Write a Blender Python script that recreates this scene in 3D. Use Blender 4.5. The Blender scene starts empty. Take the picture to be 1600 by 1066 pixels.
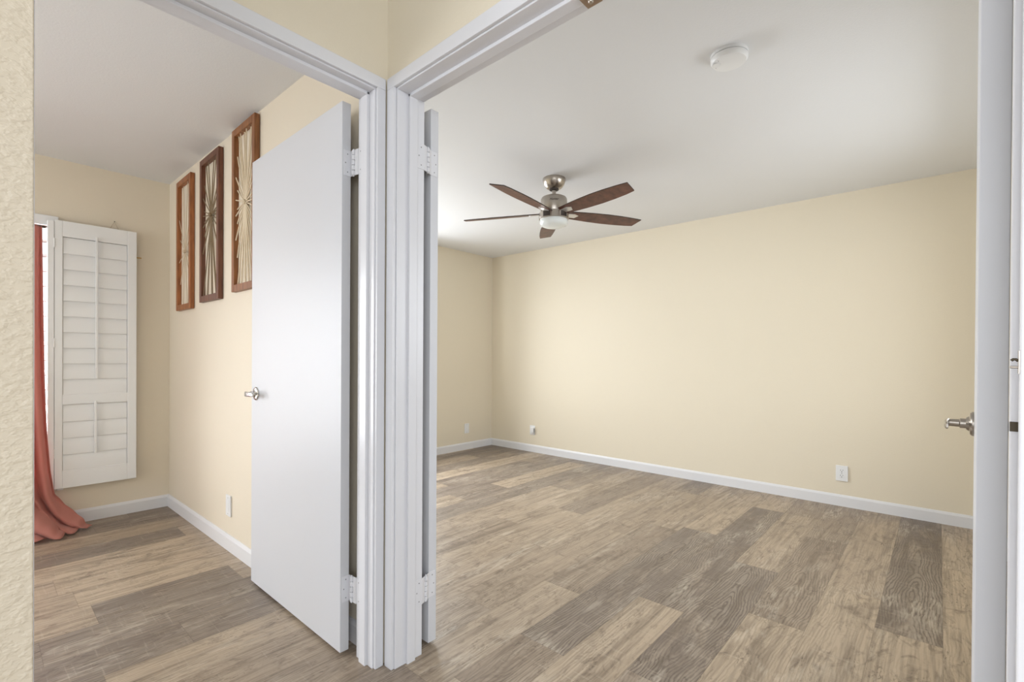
import bpy, bmesh, math, random
from mathutils import Vector, Matrix
random.seed(7)
S = bpy.context.scene
COL = S.collection
PI = math.pi

# ------------------------------------------------------------------ camera
FPX, YAW, PITCH, ROLL, CY, CAMZ = 747.93, 0.7287, -0.0049, 0.0061, 562.46, 1.1048
fw = Vector((math.cos(YAW)*math.cos(PITCH), math.sin(YAW)*math.cos(PITCH), math.sin(PITCH)))
rt = Vector((math.sin(YAW), -math.cos(YAW), 0))
up = rt.cross(fw)
r2 = rt*math.cos(ROLL) + up*math.sin(ROLL)
u2 = -rt*math.sin(ROLL) + up*math.cos(ROLL)
cd = bpy.data.cameras.new('camera')
cam = bpy.data.objects.new('camera', cd)
COL.objects.link(cam)
m = Matrix.Identity(4)
for i in range(3):
    m[i][0] = r2[i]; m[i][1] = u2[i]; m[i][2] = -fw[i]
m[2][3] = CAMZ
cam.matrix_world = m
cd.sensor_width = 36; cd.lens = FPX/1600*36
cd.shift_y = (CY-533)/1600
cd.clip_start = 0.02
S.camera = cam

# ------------------------------------------------------------------ world, lights, exposure
w = bpy.data.worlds.new('world'); S.world = w; w.use_nodes = True
bgn = w.node_tree.nodes['Background']
bgn.inputs[0].default_value = (0.90, 0.95, 1.0, 1)
bgn.inputs[1].default_value = 1.15
def area(name, loc, rot, sx, sy, e, col=(1, 1, 1)):
    l = bpy.data.lights.new(name, 'AREA'); l.shape = 'RECTANGLE'; l.size = sx; l.size_y = sy
    l.energy = e; l.color = col
    o = bpy.data.objects.new(name, l); COL.objects.link(o); o.location = loc; o.rotation_euler = rot
    return o
# daylight outside the window wall, facing in; side and near lamps are added fill
DAY = (0.92, 0.96, 1.0)
area('window_daylight_left', (-0.55, 4.70, 0.95), (math.radians(-104), 0, 0), 2.4, 2.0, 175, DAY)
area('added_fill_left_side', (-3.05, 2.9, 1.6), (0, math.radians(-82), 0), 2.0, 1.9, 40, DAY)  # added fill for the framed wall and shutter, through an invented side opening
area('window_daylight_right', (2.35, 5.05, 1.9), (math.radians(-76), 0, 0), 3.0, 2.4, 195, DAY)
area('added_fill_near', (2.9, -0.80, 1.7), (math.radians(78), 0, 0), 2.0, 1.4, 26, DAY)  # added fill for the right-hand room, through an invented opening
# daylight from the living area behind the camera, with an added side fill
area('hall_daylight', (-2.3, -2.3, 1.75), (math.radians(84), 0, math.radians(-45)), 2.6, 1.7, 40, DAY)
area('hall_fill_side', (-3.0, -0.45, 1.6), (0, math.radians(-88), 0), 1.5, 1.6, 26, DAY)  # added fill lamp brightening the edge of the right door leaf
S.view_settings.view_transform = 'Standard'
S.view_settings.look = 'None'
S.view_settings.gamma = 1
S.view_settings.use_curve_mapping = False
S.view_settings.exposure = 0.52

# ------------------------------------------------------------------ dimensions (metres)
HC, HH = 2.36, 2.46            # room ceiling, hall ceiling
XL, YF = 4.351, 4.224          # long wall, window wall
def XWF(y): return 0.948 + 0.034*(4.224-y)/(4.224-1.598)     # left room face of the partition (runs slightly askew)
XW = 0.948
XR = 1.095                     # right room face of the partition
HX, HY = 0.985, 1.487          # hall faces of the two door walls
YB = 1.598                     # left-room face of the left door wall

# ------------------------------------------------------------------ materials
def mat(name):
    m = bpy.data.materials.new(name); m.use_nodes = True
    return m, m.node_tree, m.node_tree.nodes['Principled BSDF']
def N(t, kind, **kw):
    n = t.nodes.new(kind)
    for k, v in kw.items(): setattr(n, k, v)
    return n
def simple(name, col, rough=0.5, metal=0.0, bump=0, bscale=200, spec=None, var=0.0, coat=0):
    m, t, b = mat(name)
    b.inputs['Base Color'].default_value = (*col, 1)
    b.inputs['Roughness'].default_value = rough
    b.inputs['Metallic'].default_value = metal
    if coat: b.inputs['Coat Weight'].default_value = coat
    if spec is not None: b.inputs['Specular IOR Level'].default_value = spec
    tc = N(t, 'ShaderNodeTexCoord')
    if bump:
        n = N(t, 'ShaderNodeTexNoise'); n.inputs['Scale'].default_value = bscale; n.inputs['Detail'].default_value = 3
        bp = N(t, 'ShaderNodeBump'); bp.inputs['Strength'].default_value = bump; bp.inputs['Distance'].default_value = 0.002
        t.links.new(tc.outputs['Object'], n.inputs['Vector']); t.links.new(n.outputs['Fac'], bp.inputs['Height'])
        t.links.new(bp.outputs['Normal'], b.inputs['Normal'])
    if var:
        n2 = N(t, 'ShaderNodeTexNoise'); n2.inputs['Scale'].default_value = 1.7; n2.inputs['Detail'].default_value = 4
        mx = N(t, 'ShaderNodeMix', data_type='RGBA')
        mx.inputs[6].default_value = (*[c*(1-var) for c in col], 1); mx.inputs[7].default_value = (*[min(1, c*(1+var)) for c in col], 1)
        t.links.new(tc.outputs['Object'], n2.inputs['Vector']); t.links.new(n2.outputs['Fac'], mx.inputs[0])
        t.links.new(mx.outputs[2], b.inputs['Base Color'])
    return m
WALL = (0.78, 0.71, 0.575)
M = {}
M['wall'] = simple('cream_wall_paint', WALL, 0.55, bump=0.35, bscale=160, var=0.012, spec=0.3)
M['wall_warm'] = simple('cream_wall_paint_left_room', (0.78, 0.705, 0.58), 0.55, bump=0.35, bscale=160, var=0.012, spec=0.3)
M['ceiling'] = simple('ceiling_paint', (0.79, 0.80, 0.815), 0.7, bump=0.3, bscale=140, spec=0.2)
M['trim'] = simple('white_gloss_trim', (0.73, 0.735, 0.77), 0.28, bump=0.06, bscale=60, spec=0.5)
M['door'] = simple('white_satin_door', (0.645, 0.655, 0.69), 0.44, bump=0.05, bscale=25, spec=0.5)
M['base'] = simple('white_baseboard', (0.76, 0.765, 0.79), 0.4, bump=0.05, bscale=40)
M['plastic'] = simple('white_plastic', (0.82, 0.83, 0.84), 0.35, bump=0.02, bscale=90)
M['plastic_gray'] = simple('grey_plastic', (0.30, 0.30, 0.31), 0.4, bump=0.02, bscale=90)
M['slot'] = simple('dark_slot', (0.05, 0.05, 0.055), 0.5, bump=0.02, bscale=90)
M['shutter'] = simple('white_shutter_paint', (0.85, 0.86, 0.87), 0.35, bump=0.06, bscale=50)
M['nickel'] = simple('brushed_nickel', (0.43, 0.39, 0.345), 0.28, 1.0, bump=0.04, bscale=300)
M['nickel_light'] = simple('satin_silver', (0.80, 0.79, 0.77), 0.35, 0.7, bump=0.03, bscale=300)
M['nickel_dark'] = simple('dark_nickel', (0.07, 0.06, 0.055), 0.4, 0.8, bump=0.03, bscale=300)
M['chrome'] = simple('satin_chrome', (0.66, 0.65, 0.64), 0.2, 1.0, bump=0.02, bscale=200)
M['bronze'] = simple('dark_bronze', (0.07, 0.055, 0.035), 0.4, 0.6, bump=0.1, bscale=120)
M['catch'] = simple('brown_catch_metal', (0.33, 0.24, 0.17), 0.4, 0.5, bump=0.1, bscale=120)
M['brass'] = simple('old_brass', (0.55, 0.36, 0.14), 0.35, 0.7, bump=0.05, bscale=200)
M['string'] = simple('jute_string', (0.35, 0.27, 0.17), 0.9, bump=0.2, bscale=500)
M['scroll'] = simple('woven_cloth', (0.55, 0.45, 0.33), 0.9, bump=0.2, bscale=300)
def glassy():
    m, t, b = mat('opal_glass')
    b.inputs['Base Color'].default_value = (0.80, 0.84, 0.84, 1); b.inputs['Roughness'].default_value = 0.22
    b.inputs['Subsurface Weight'].default_value = 0.3; b.inputs['Subsurface Radius'].default_value = (0.02, 0.02, 0.02)
    n = N(t, 'ShaderNodeTexNoise'); n.inputs['Scale'].default_value = 30
    bp = N(t, 'ShaderNodeBump'); bp.inputs['Strength'].default_value = 0.02
    t.links.new(n.outputs['Fac'], bp.inputs['Height']); t.links.new(bp.outputs['Normal'], b.inputs['Normal'])
    return m
M['opal'] = glassy()
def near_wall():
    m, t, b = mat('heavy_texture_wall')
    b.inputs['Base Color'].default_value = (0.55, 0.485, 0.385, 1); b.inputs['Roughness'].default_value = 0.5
    tc = N(t, 'ShaderNodeTexCoord'); mp = N(t, 'ShaderNodeMapping'); mp.inputs['Rotation'].default_value = (0, math.radians(-35), 0)
    mp.inputs['Scale'].default_value = (0.7, 1, 1.1)
    n = N(t, 'ShaderNodeTexNoise'); n.inputs['Scale'].default_value = 150; n.inputs['Detail'].default_value = 2.5
    cr = N(t, 'ShaderNodeValToRGB'); cr.color_ramp.elements[0].position = 0.40; cr.color_ramp.elements[1].position = 0.66
    bp = N(t, 'ShaderNodeBump'); bp.inputs['Strength'].default_value = 0.42; bp.inputs['Distance'].default_value = 0.002
    L = t.links
    L.new(tc.outputs['Object'], mp.inputs['Vector']); L.new(mp.outputs['Vector'], n.inputs['Vector'])
    L.new(n.outputs['Fac'], cr.inputs['Fac']); L.new(cr.outputs['Color'], bp.inputs['Height']); L.new(bp.outputs['Normal'], b.inputs['Normal'])
    return m
M['near_wall'] = near_wall()
def wood(name, c1, c2, scale=(2, 30, 2), rough=0.4, rot=(0, 0, 0), bump=0.1):
    m, t, b = mat(name); L = t.links
    tc = N(t, 'ShaderNodeTexCoord'); mp = N(t, 'ShaderNodeMapping'); mp.inputs['Scale'].default_value = scale; mp.inputs['Rotation'].default_value = rot
    n = N(t, 'ShaderNodeTexNoise'); n.inputs['Scale'].default_value = 4; n.inputs['Detail'].default_value = 6; n.inputs['Distortion'].default_value = 0.6
    cr = N(t, 'ShaderNodeValToRGB'); cr.color_ramp.elements[0].color = (*c1, 1); cr.color_ramp.elements[1].color = (*c2, 1)
    cr.color_ramp.elements[0].position = 0.35; cr.color_ramp.elements[1].position = 0.68
    bp = N(t, 'ShaderNodeBump'); bp.inputs['Strength'].default_value = bump; bp.inputs['Distance'].default_value = 0.001
    L.new(tc.outputs['Object'], mp.inputs['Vector']); L.new(mp.outputs['Vector'], n.inputs['Vector']); L.new(n.outputs['Fac'], cr.inputs['Fac'])
    L.new(cr.outputs['Color'], b.inputs['Base Color']); L.new(n.outputs['Fac'], bp.inputs['Height']); L.new(bp.outputs['Normal'], b.inputs['Normal'])
    b.inputs['Roughness'].default_value = rough
    return m
M['blade'] = wood('walnut_fan_blade', (0.075, 0.026, 0.016), (0.15, 0.055, 0.034), (6, 6, 6), 0.4)
M['blade_edge'] = simple('dark_blade_edge', (0.03, 0.017, 0.012), 0.45, bump=0.05, bscale=80)
M['frame_a'] = wood('orange_oak_frame', (0.22, 0.072, 0.02), (0.42, 0.155, 0.05), (14, 14, 1.5), 0.42)
M['frame_b'] = wood('dark_walnut_frame', (0.10, 0.035, 0.018), (0.19, 0.07, 0.035), (14, 14, 1.5), 0.42)
M['frame_c'] = wood('honey_oak_frame', (0.18, 0.066, 0.02), (0.34, 0.14, 0.048), (14, 14, 1.5), 0.42)
M['rod_a'] = simple('pale_reed', (0.62, 0.50, 0.36), 0.6, bump=0.1, bscale=300)
M['rod_b'] = simple('olive_brown_reed', (0.23, 0.16, 0.085), 0.45, bump=0.1, bscale=300)
M['rod_c'] = simple('cream_reed', (0.72, 0.61, 0.45), 0.6, bump=0.1, bscale=300)
def curtain_mat():
    m, t, b = mat('coral_curtain'); L = t.links
    c = (0.57, 0.23, 0.19)
    b.inputs['Base Color'].default_value = (*c, 1); b.inputs['Roughness'].default_value = 0.85
    b.inputs['Sheen Weight'].default_value = 0.2
    tr = N(t, 'ShaderNodeBsdfTranslucent'); tr.inputs['Color'].default_value = (0.70, 0.28, 0.24, 1)
    mx = N(t, 'ShaderNodeMixShader'); mx.inputs[0].default_value = 0.20
    out = t.nodes['Material Output']
    tc = N(t, 'ShaderNodeTexCoord'); n = N(t, 'ShaderNodeTexNoise'); n.inputs['Scale'].default_value = 700
    bp = N(t, 'ShaderNodeBump'); bp.inputs['Strength'].default_value = 0.15; bp.inputs['Distance'].default_value = 0.001
    L.new(tc.outputs['Object'], n.inputs['Vector']); L.new(n.outputs['Fac'], bp.inputs['Height']); L.new(bp.outputs['Normal'], b.inputs['Normal'])
    L.new(b.outputs[0], mx.inputs[1]); L.new(tr.outputs[0], mx.inputs[2]); L.new(mx.outputs[0], out.inputs[0])
    return m
M['curtain'] = curtain_mat()
def louvre_glass():
    m, t, b = mat('frosted_louver_glass')
    b.inputs['Base Color'].default_value = (0.42, 0.38, 0.38, 1); b.inputs['Roughness'].default_value = 0.35
    b.inputs['Transmission Weight'].default_value = 0.1
    n = N(t, 'ShaderNodeTexNoise'); n.inputs['Scale'].default_value = 80
    bp = N(t, 'ShaderNodeBump'); bp.inputs['Strength'].default_value = 0.1
    t.links.new(n.outputs['Fac'], bp.inputs['Height']); t.links.new(bp.outputs['Normal'], b.inputs['Normal'])
    return m
M['louver'] = louvre_glass()

def floor_mat():
    m, t, b = mat('plank_floor_wood'); L = t.links
    def math_(op, a, b_=None, c=None):
        n = N(t, 'ShaderNodeMath', operation=op)
        for i, v in enumerate((a, b_, c)):
            if v is None: continue
            if isinstance(v, (int, float)): n.inputs[i].default_value = v
            else: L.new(v, n.inputs[i])
        return n.outputs[0]
    def ramp(v, stops):
        r = N(t, 'ShaderNodeValToRGB'); e = r.color_ramp.elements
        while len(e) < len(stops): e.new(0.5)
        for el, (p_, c_) in zip(e, stops):
            el.position = p_; el.color = (c_, c_, c_, 1) if isinstance(c_, (int, float)) else (*c_, 1)
        L.new(v, r.inputs['Fac']); return r.outputs['Color']
    def mixc(f, a, b_, mode='MIX'):
        n = N(t, 'ShaderNodeMix', data_type='RGBA', blend_type=mode)
        for i, v in ((0, f), (6, a), (7, b_)):
            if isinstance(v, (int, float)): n.inputs[i].default_value = v
            elif isinstance(v, tuple): n.inputs[i].default_value = (*v, 1)
            else: L.new(v, n.inputs[i])
        return n.outputs[2]
    at = N(t, 'ShaderNodeVertexColor', layer_name='plank')
    sp = N(t, 'ShaderNodeSeparateColor'); L.new(at.outputs['Color'], sp.inputs[0])
    tone, seed, warm = sp.outputs[0], sp.outputs[1], sp.outputs[2]
    tc = N(t, 'ShaderNodeTexCoord'); sx = N(t, 'ShaderNodeSeparateXYZ'); L.new(tc.outputs['Object'], sx.inputs[0])
    X, Y = sx.outputs[0], sx.outputs[1]
    so = math_('MULTIPLY', seed, 53.0)
    def coord(fx, fy):
        c = N(t, 'ShaderNodeCombineXYZ')
        L.new(math_('ADD', math_('MULTIPLY', X, fx), so), c.inputs[0]); L.new(math_('MULTIPLY', Y, fy), c.inputs[1]); L.new(so, c.inputs[2])
        return c.outputs[0]
    def noise(fx, fy, det=4, dist=0.0, rough=0.55):
        n = N(t, 'ShaderNodeTexNoise'); n.inputs['Scale'].default_value = 1; n.inputs['Detail'].default_value = det
        n.inputs['Distortion'].default_value = dist; n.inputs['Roughness'].default_value = rough
        L.new(coord(fx, fy), n.inputs['Vector']); return n.outputs['Fac']
    # growth rings: cathedral ovals round the plank's centre line, straight grain at its edges
    uv = N(t, 'ShaderNodeUVMap', uv_map='UVMap'); su = N(t, 'ShaderNodeSeparateXYZ'); L.new(uv.outputs[0], su.inputs[0])
    wob = noise(0.9, 0.0, 2); fine = noise(6, 20, 3)
    v = math_('ADD', su.outputs[1], math_('MULTIPLY_ADD', wob, 0.7, -0.85))
    lng = noise(1.25, 0.001, 2, 0, 0.5)
    field = math_('ADD', math_('POWER', math_('ADD', math_('MULTIPLY', v, v), 0.004), 0.5), math_('MULTIPLY', lng, 0.95))
    field = math_('ADD', field, math_('MULTIPLY', fine, 0.17))
    rings = math_('SINE', math_('MULTIPLY', field, 118.0))
    rings = ramp(math_('MULTIPLY_ADD', rings, 0.5, 0.5), [(0.35, 0.0), (0.8, 0.6), (1.0, 1.0)])
    streak = noise(4, 95, 4, 0.3)
    streak2 = noise(1.6, 22, 5, 1.0)
    blotch = noise(2.0, 7, 6, 1.4, 0.66)
    blotch2 = noise(6, 12, 7, 1.6, 0.72)
    saw = noise(95, 6, 2, 0.3)
    base = ramp(tone, [(0.0, (0.112, 0.083, 0.066)), (0.35, (0.20, 0.150, 0.114)), (0.65, (0.44, 0.345, 0.25)), (1.0, (0.63, 0.51, 0.37))])
    greyed = mixc(0.55, base, (0.30, 0.26, 0.23))
    base = mixc(warm, greyed, base)
    # blotches, pale and dark
    c = mixc(math_('MULTIPLY', ramp(blotch, [(0.50, 0.0), (0.66, 1.0)]), 0.38), base, (0.56, 0.455, 0.34))
    c = mixc(math_('MULTIPLY', ramp(blotch2, [(0.34, 1.0), (0.48, 0.0)]), 0.60), c, (0.13, 0.095, 0.07))
    ringmask = math_('MULTIPLY', ramp(noise(1.6, 6.0, 3), [(0.36, 0.12), (0.60, 1.0)]), ramp(tone, [(0.3, 1.0), (0.6, 0.45)]))
    ringamt = math_('MULTIPLY', math_('MULTIPLY', rings, ringmask), 0.44)
    c = mixc(ringamt, c, (0.105, 0.078, 0.058))
    ringlight = math_('MULTIPLY', math_('MULTIPLY', math_('SUBTRACT', 1.0, rings), ringmask), 0.30)
    c = mixc(ringlight, c, (0.58, 0.50, 0.40))
    c = mixc(math_('MULTIPLY', ramp(streak2, [(0.34, 1.0), (0.5, 0.0)]), 0.45), c, (0.115, 0.085, 0.062))
    c = mixc(math_('MULTIPLY', ramp(streak, [(0.36, 1.0), (0.55, 0.0)]), 0.30), c, (0.12, 0.09, 0.065))
    c = mixc(math_('MULTIPLY', ramp(saw, [(0.60, 0.0), (0.75, 1.0)]), 0.22), c, (0.60, 0.52, 0.42))
    scuff = math_('MULTIPLY', ramp(noise(1.8, 4.5, 3, 1.0), [(0.54, 0.0), (0.66, 1.0)]), ramp(noise(10, 75, 4, 1.0), [(0.44, 0.0), (0.60, 1.0)]))
    c = mixc(math_('MULTIPLY', scuff, 0.36), c, (0.70, 0.62, 0.51))
    fleck = math_('MULTIPLY', ramp(noise(3.4, 9.0, 3, 1.0), [(0.50, 0.0), (0.62, 1.0)]), ramp(noise(30, 110, 3, 1.5), [(0.56, 0.0), (0.64, 1.0)]))
    c = mixc(math_('MULTIPLY', fleck, 0.6), c, (0.085, 0.062, 0.047))
    # knots
    vo = N(t, 'ShaderNodeTexVoronoi'); vo.inputs['Scale'].default_value = 1; L.new(coord(2.2, 6.5), vo.inputs['Vector'])
    c = mixc(math_('MULTIPLY', ramp(vo.outputs['Distance'], [(0.03, 1.0), (0.10, 0.0)]), 0.55), c, (0.07, 0.05, 0.035))
    # plank joints
    jy = math_('LESS_THAN', su.outputs[1], 0.008); jx = math_('LESS_THAN', su.outputs[0], 0.0018)
    joint = math_('MAXIMUM', jy, jx)
    c = mixc(math_('MULTIPLY', joint, 0.45), c, (0.10, 0.075, 0.055))
    L.new(c, b.inputs['Base Color'])
    rr = ramp(blotch, [(0.3, 0.31), (0.7, 0.46)]); L.new(rr, b.inputs['Roughness'])
    h = math_('ADD', math_('MULTIPLY', streak, 0.5), math_('MULTIPLY', rings, -0.3))
    h = math_('SUBTRACT', h, joint)
    bp = N(t, 'ShaderNodeBump'); bp.inputs['Strength'].default_value = 0.16; bp.inputs['Distance'].default_value = 0.0015
    L.new(h, bp.inputs['Height']); L.new(bp.outputs['Normal'], b.inputs['Normal'])
    b.inputs['Specular IOR Level'].default_value = 0.34
    return m
M['floor'] = floor_mat()

# ------------------------------------------------------------------ helpers
def wloc(o):
    v = Vector((0, 0, 0))
    while o is not None: v += o.location; o = o.parent
    return v
def link(name, bm, m, parent=None, smooth=None, origin=None):
    """link a bmesh given in world coordinates as ONE mesh object"""
    bmesh.ops.recalc_face_normals(bm, faces=bm.faces)
    org = Vector((0, 0, 0)) if parent is None and origin is None else (wloc(parent) if origin is None else Vector(origin))
    bm.transform(Matrix.Translation(-org))
    me = bpy.data.meshes.new(name); bm.to_mesh(me); bm.free()
    if isinstance(m, (list, tuple)):
        for q in m: me.materials.append(q)
    else: me.materials.append(m)
    if smooth is not None:
        for p in me.polygons: p.use_smooth = True
        me.set_sharp_from_angle(angle=math.radians(smooth))
    o = bpy.data.objects.new(name, me); COL.objects.link(o)
    if parent is not None:
        o.parent = parent
        if origin is not None: o.location = org - wloc(parent)
    else: o.location = org
    return o
def box(bm, x0, x1, y0, y1, z0, z1, bev=0.0, seg=2, mi=0):
    vs = [bm.verts.new((x, y, z)) for x in (x0, x1) for y in (y0, y1) for z in (z0, z1)]
    f = [(0, 1, 3, 2), (4, 6, 7, 5), (0, 4, 5, 1), (2, 3, 7, 6), (0, 2, 6, 4), (1, 5, 7, 3)]
    fs = [bm.faces.new([vs[i] for i in q]) for q in f]
    for q in fs: q.material_index = mi
    if bev:
        es = list({e for q in fs for e in q.edges})
        bmesh.ops.bevel(bm, geom=es, offset=bev, segments=seg, profile=0.5, affect='EDGES')
    return bm
def B(*a, **k): return box(bmesh.new(), *a, **k)
def prism(bm, pts, axis, a, b_, bev=0.0):
    """polygon pts (2D) extruded along axis between a and b_"""
    def P(p, t):
        if axis == 'x': return (t, p[0], p[1])
        if axis == 'y': return (p[0], t, p[1])
        return (p[0], p[1], t)
    lo = [bm.verts.new(P(p, a)) for p in pts]; hi = [bm.verts.new(P(p, b_)) for p in pts]
    n = len(pts); fs = [bm.faces.new(lo), bm.faces.new(hi)]
    for i in range(n): fs.append(bm.faces.new((lo[i], lo[(i+1) % n], hi[(i+1) % n], hi[i])))
    if bev:
        bmesh.ops.bevel(bm, geom=list({e for q in fs for e in q.edges}), offset=bev, segments=2, profile=0.5, affect='EDGES')
    return bm
def lathe(bm, prof, c, axis=(0, 0, 1), seg=48, mi=None):
    """prof: list of (r, t) along axis from c"""
    ax = Vector(axis).normalized(); a = ax.orthogonal().normalized(); b_ = ax.cross(a); c = Vector(c)
    rings = []
    for r, t_ in prof:
        if r < 1e-6: rings.append([bm.verts.new(c+ax*t_)])
        else: rings.append([bm.verts.new(c+ax*t_+(a*math.cos(2*PI*k/seg)+b_*math.sin(2*PI*k/seg))*r) for k in range(seg)])
    for i in range(len(rings)-1):
        A, Bq = rings[i], rings[i+1]
        for k in range(seg):
            k2 = (k+1) % seg
            if len(A) == 1 and len(Bq) == 1: continue
            if len(A) == 1: f = bm.faces.new((A[0], Bq[k], Bq[k2]))
            elif len(Bq) == 1: f = bm.faces.new((A[k], Bq[0], A[k2]))
            else: f = bm.faces.new((A[k], A[k2], Bq[k2], Bq[k]))
            if mi: f.material_index = mi[i]
    return bm
def tube(bm, pts, r, seg=10, cap=True):
    pts = [Vector(p) for p in pts]; prev = None; n0 = None
    for i, p in enumerate(pts):
        d = (pts[min(i+1, len(pts)-1)]-pts[max(i-1, 0)]).normalized()
        if n0 is None: n0 = d.orthogonal().normalized()
        n0 = (n0 - d*n0.dot(d)).normalized(); b_ = d.cross(n0)
        rr = r[i] if isinstance(r, (list, tuple)) else r
        ring = [bm.verts.new(p+(n0*math.cos(2*PI*k/seg)+b_*math.sin(2*PI*k/seg))*rr) for k in range(seg)]
        if prev:
            for k in range(seg): bm.faces.new((prev[k], prev[(k+1) % seg], ring[(k+1) % seg], ring[k]))
        elif cap: bm.faces.new(ring[::-1])
        prev = ring
    if cap: bm.faces.new(prev)
    return bm
def tag(o, label=None, cat=None, group=None, kind=None):
    if label: o['label'] = label
    if cat: o['category'] = cat
    if group: o['group'] = group
    if kind: o['kind'] = kind
    return o
def thing(name, loc, label=None, cat=None, group=None, kind=None):
    o = bpy.data.objects.new(name, None); COL.objects.link(o); o.location = loc; o.empty_display_size = 0.05
    return tag(o, label, cat, group, kind)
def struct(name, bm, m, label, cat, smooth=None):
    return tag(link(name, bm, m, smooth=smooth), label, cat, kind='structure')
def copy_tree(o, parent=None):
    c = o.copy(); COL.objects.link(c); c.parent = parent
    for ch in o.children: copy_tree(ch, c)
    return c

# ------------------------------------------------------------------ floor: one mesh, a face per plank
def build_floor():
    me = bpy.data.meshes.new('floor'); bm = bmesh.new()
    cl = bm.loops.layers.float_color.new('plank'); uvl = bm.loops.layers.uv.new('UVMap')
    rnd = random.Random(11)
    def plank(x0, x1, y0, y1, tone, warm):
        vs = [bm.verts.new((x, y, 0)) for x, y in ((x0, y0), (x1, y0), (x1, y1), (x0, y1))]
        f = bm.faces.new(vs); s = rnd.random()
        for l, (u, v) in zip(f.loops, ((0, 0), (x1-x0, 0), (x1-x0, 1), (0, 1))):
            l[cl] = (tone, s, warm, 1); l[uvl].uv = (u, v)
    def rows(xa, xb, yref, wd, ya, yb, manual):
        k0 = math.floor((ya-yref)/wd); k1 = math.ceil((yb-yref)/wd)
        for k in range(k0, k1):
            y0, y1 = max(ya, yref+k*wd), min(yb, yref+(k+1)*wd)
            if y1-y0 < 1e-4: continue
            if k in manual: segs = manual[k]
            else:
                segs = []; x = xa - rnd.random()*1.1
                while x < xb:
                    ln = 1.22
                    segs.append((x+ln, rnd.choice((0.2, 0.45, 0.6, 0.75, 0.85)), rnd.uniform(0.5, 1))); x += ln
            x = xa
            for xe, tn, wm in segs:
                xe = min(xe, xb)
                if xe <= x+1e-4: continue
                plank(x, xe, y0, y1, tn, wm); x = xe
            if x < xb-1e-4: plank(x, xb, y0, y1, segs[-1][1], segs[-1][2])
    # right-hand room: rows counted from the joint at Y = 0.61
    R = {
        -3: [(2.47, .78, .9), (9, .14, .75)],
        -2: [(1.6, .5, .8), (2.78, .74, .9), (9, .62, .9)],
        -1: [(2.24, .72, .95), (3.45, .42, .95), (9, .5, .9)],
        0: [(1.54, .5, .6), (2.76, .14, .5), (3.87, .62, .9), (9, .5, .9)],
        1: [(2.05, .68, .95), (3.87, .16, .5), (9, .66, .9)],
        2: [(1.10, .7, .9), (1.45, .5, .8), (3.09, .17, .45), (9, .66, .9)],
        3: [(1.88, .68, .75), (3.0, .48, .8), (9, .60, .85)],
        4: [(1.5, .55, .6), (2.72, .60, .75), (3.9, .58, .8), (9, .22, .5)],
        5: [(2.2, .62, .75), (3.4, .64, .8), (9, .60, .7)],
        6: [(1.7, .6, .7), (2.85, .66, .75), (9, .45, .6)],
        7: [(2.4, .52, .7), (3.6, .68, .7), (9, .60, .6)],
        8: [(2.1, .62, .6), (3.3, .64, .6), (9, .45, .5)],
        9: [(3.14, .22, .2), (9, .25, .3)],
        10: [(2.53, .75, .6), (3.0, .26, .2), (4.2, .70, .8), (9, .25, .3)],
        11: [(3.7, .26, .2), (9, .28, .3)],
        12: [(2.7, .7, .7), (3.9, .24, .25), (9, .5, .6)],
        13: [(3.3, .8, .85), (9, .7, .8)],
        14: [(2.9, .4, .5), (3.9, .3, .5), (9, .32, .7)],
        15: [(3.7, .6, .85), (9, .25, .8)],
        16: [(3.4, .4, .8), (9, .22, .9)],
    }
    rows(1.02, 4.5, 0.61, 0.21, -0.45, 4.45, R)
    # left-hand room and hall: rows counted from the joint at Y = 2.352
    Lm = {
        -3: [(0.25, .6, .8), (9, .62, .85)],
        -2: [(-0.6, .5, .8), (0.293, .24, .3), (9, .74, .92)],
        -1: [(0.08, .2, .25), (0.56, .24, .35), (9, .30, .5)],
        0: [(0.16, .2, .3), (9, .24, .35)],
        1: [(-0.9, .5, .6), (0.338, .66, .8), (0.885, .22, .3), (9, .6, .9)],
        2: [(-0.1, .6, .7), (0.30, .68, .75), (9, .78, .9)],
        3: [(0.25, .68, .75), (9, .74, .95)],
        4: [(-0.2, .65, .75), (9, .80, .95)],
        5: [(-0.4, .4, .3), (0.86, .20, .3), (9, .66, .9)],
        6: [(0.2, .55, .9), (9, .62, .95)],
        7: [(0.5, .38, .9), (9, .34, .95)],
        8: [(0.7, .45, .95), (9, .40, .95)],
    }
    Lm[0] = [(0.16, .24, .25), (9, .22, .35)]
    rows(-3.6, 1.02, 2.352, 0.218, -3.6, 4.45, Lm)
    bm.to_mesh(me); bm.free(); me.materials.append(M['floor'])
    o = bpy.data.objects.new('floor', me); COL.objects.link(o)
    tag(o, 'grey-brown and tan wood plank flooring running through both rooms', 'floor', kind='structure')
build_floor()

# ------------------------------------------------------------------ shell
W = 'wall'; C = 'ceiling'
bm = bmesh.new(); box(bm, XR-0.05, XL+0.1, -0.42, YF+0.14, HC, HC+0.06)
struct('ceiling', bm, M['ceiling'], 'flat off-white ceiling of the right-hand room with the fan', C)
bm = bmesh.new(); box(bm, -2.6, XR-0.05, YB-0.05, YF+0.14, HC, HC+0.06)
struct('ceiling', bm, M['ceiling'], 'flat off-white ceiling of the left-hand room above the framed panels', C)
bm = bmesh.new(); box(bm, -3.6, XR-0.02, -3.6, YB-0.02, HH, HH+0.06)
struct('ceiling', bm, M['ceiling'], 'hall ceiling above the two door openings', C)
# long wall of the right room
struct('wall_right', B(XL, XL+0.12, -0.42, YF+0.12, 0, HC), M['wall'], 'long bare cream wall of the right-hand room', W)
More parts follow.
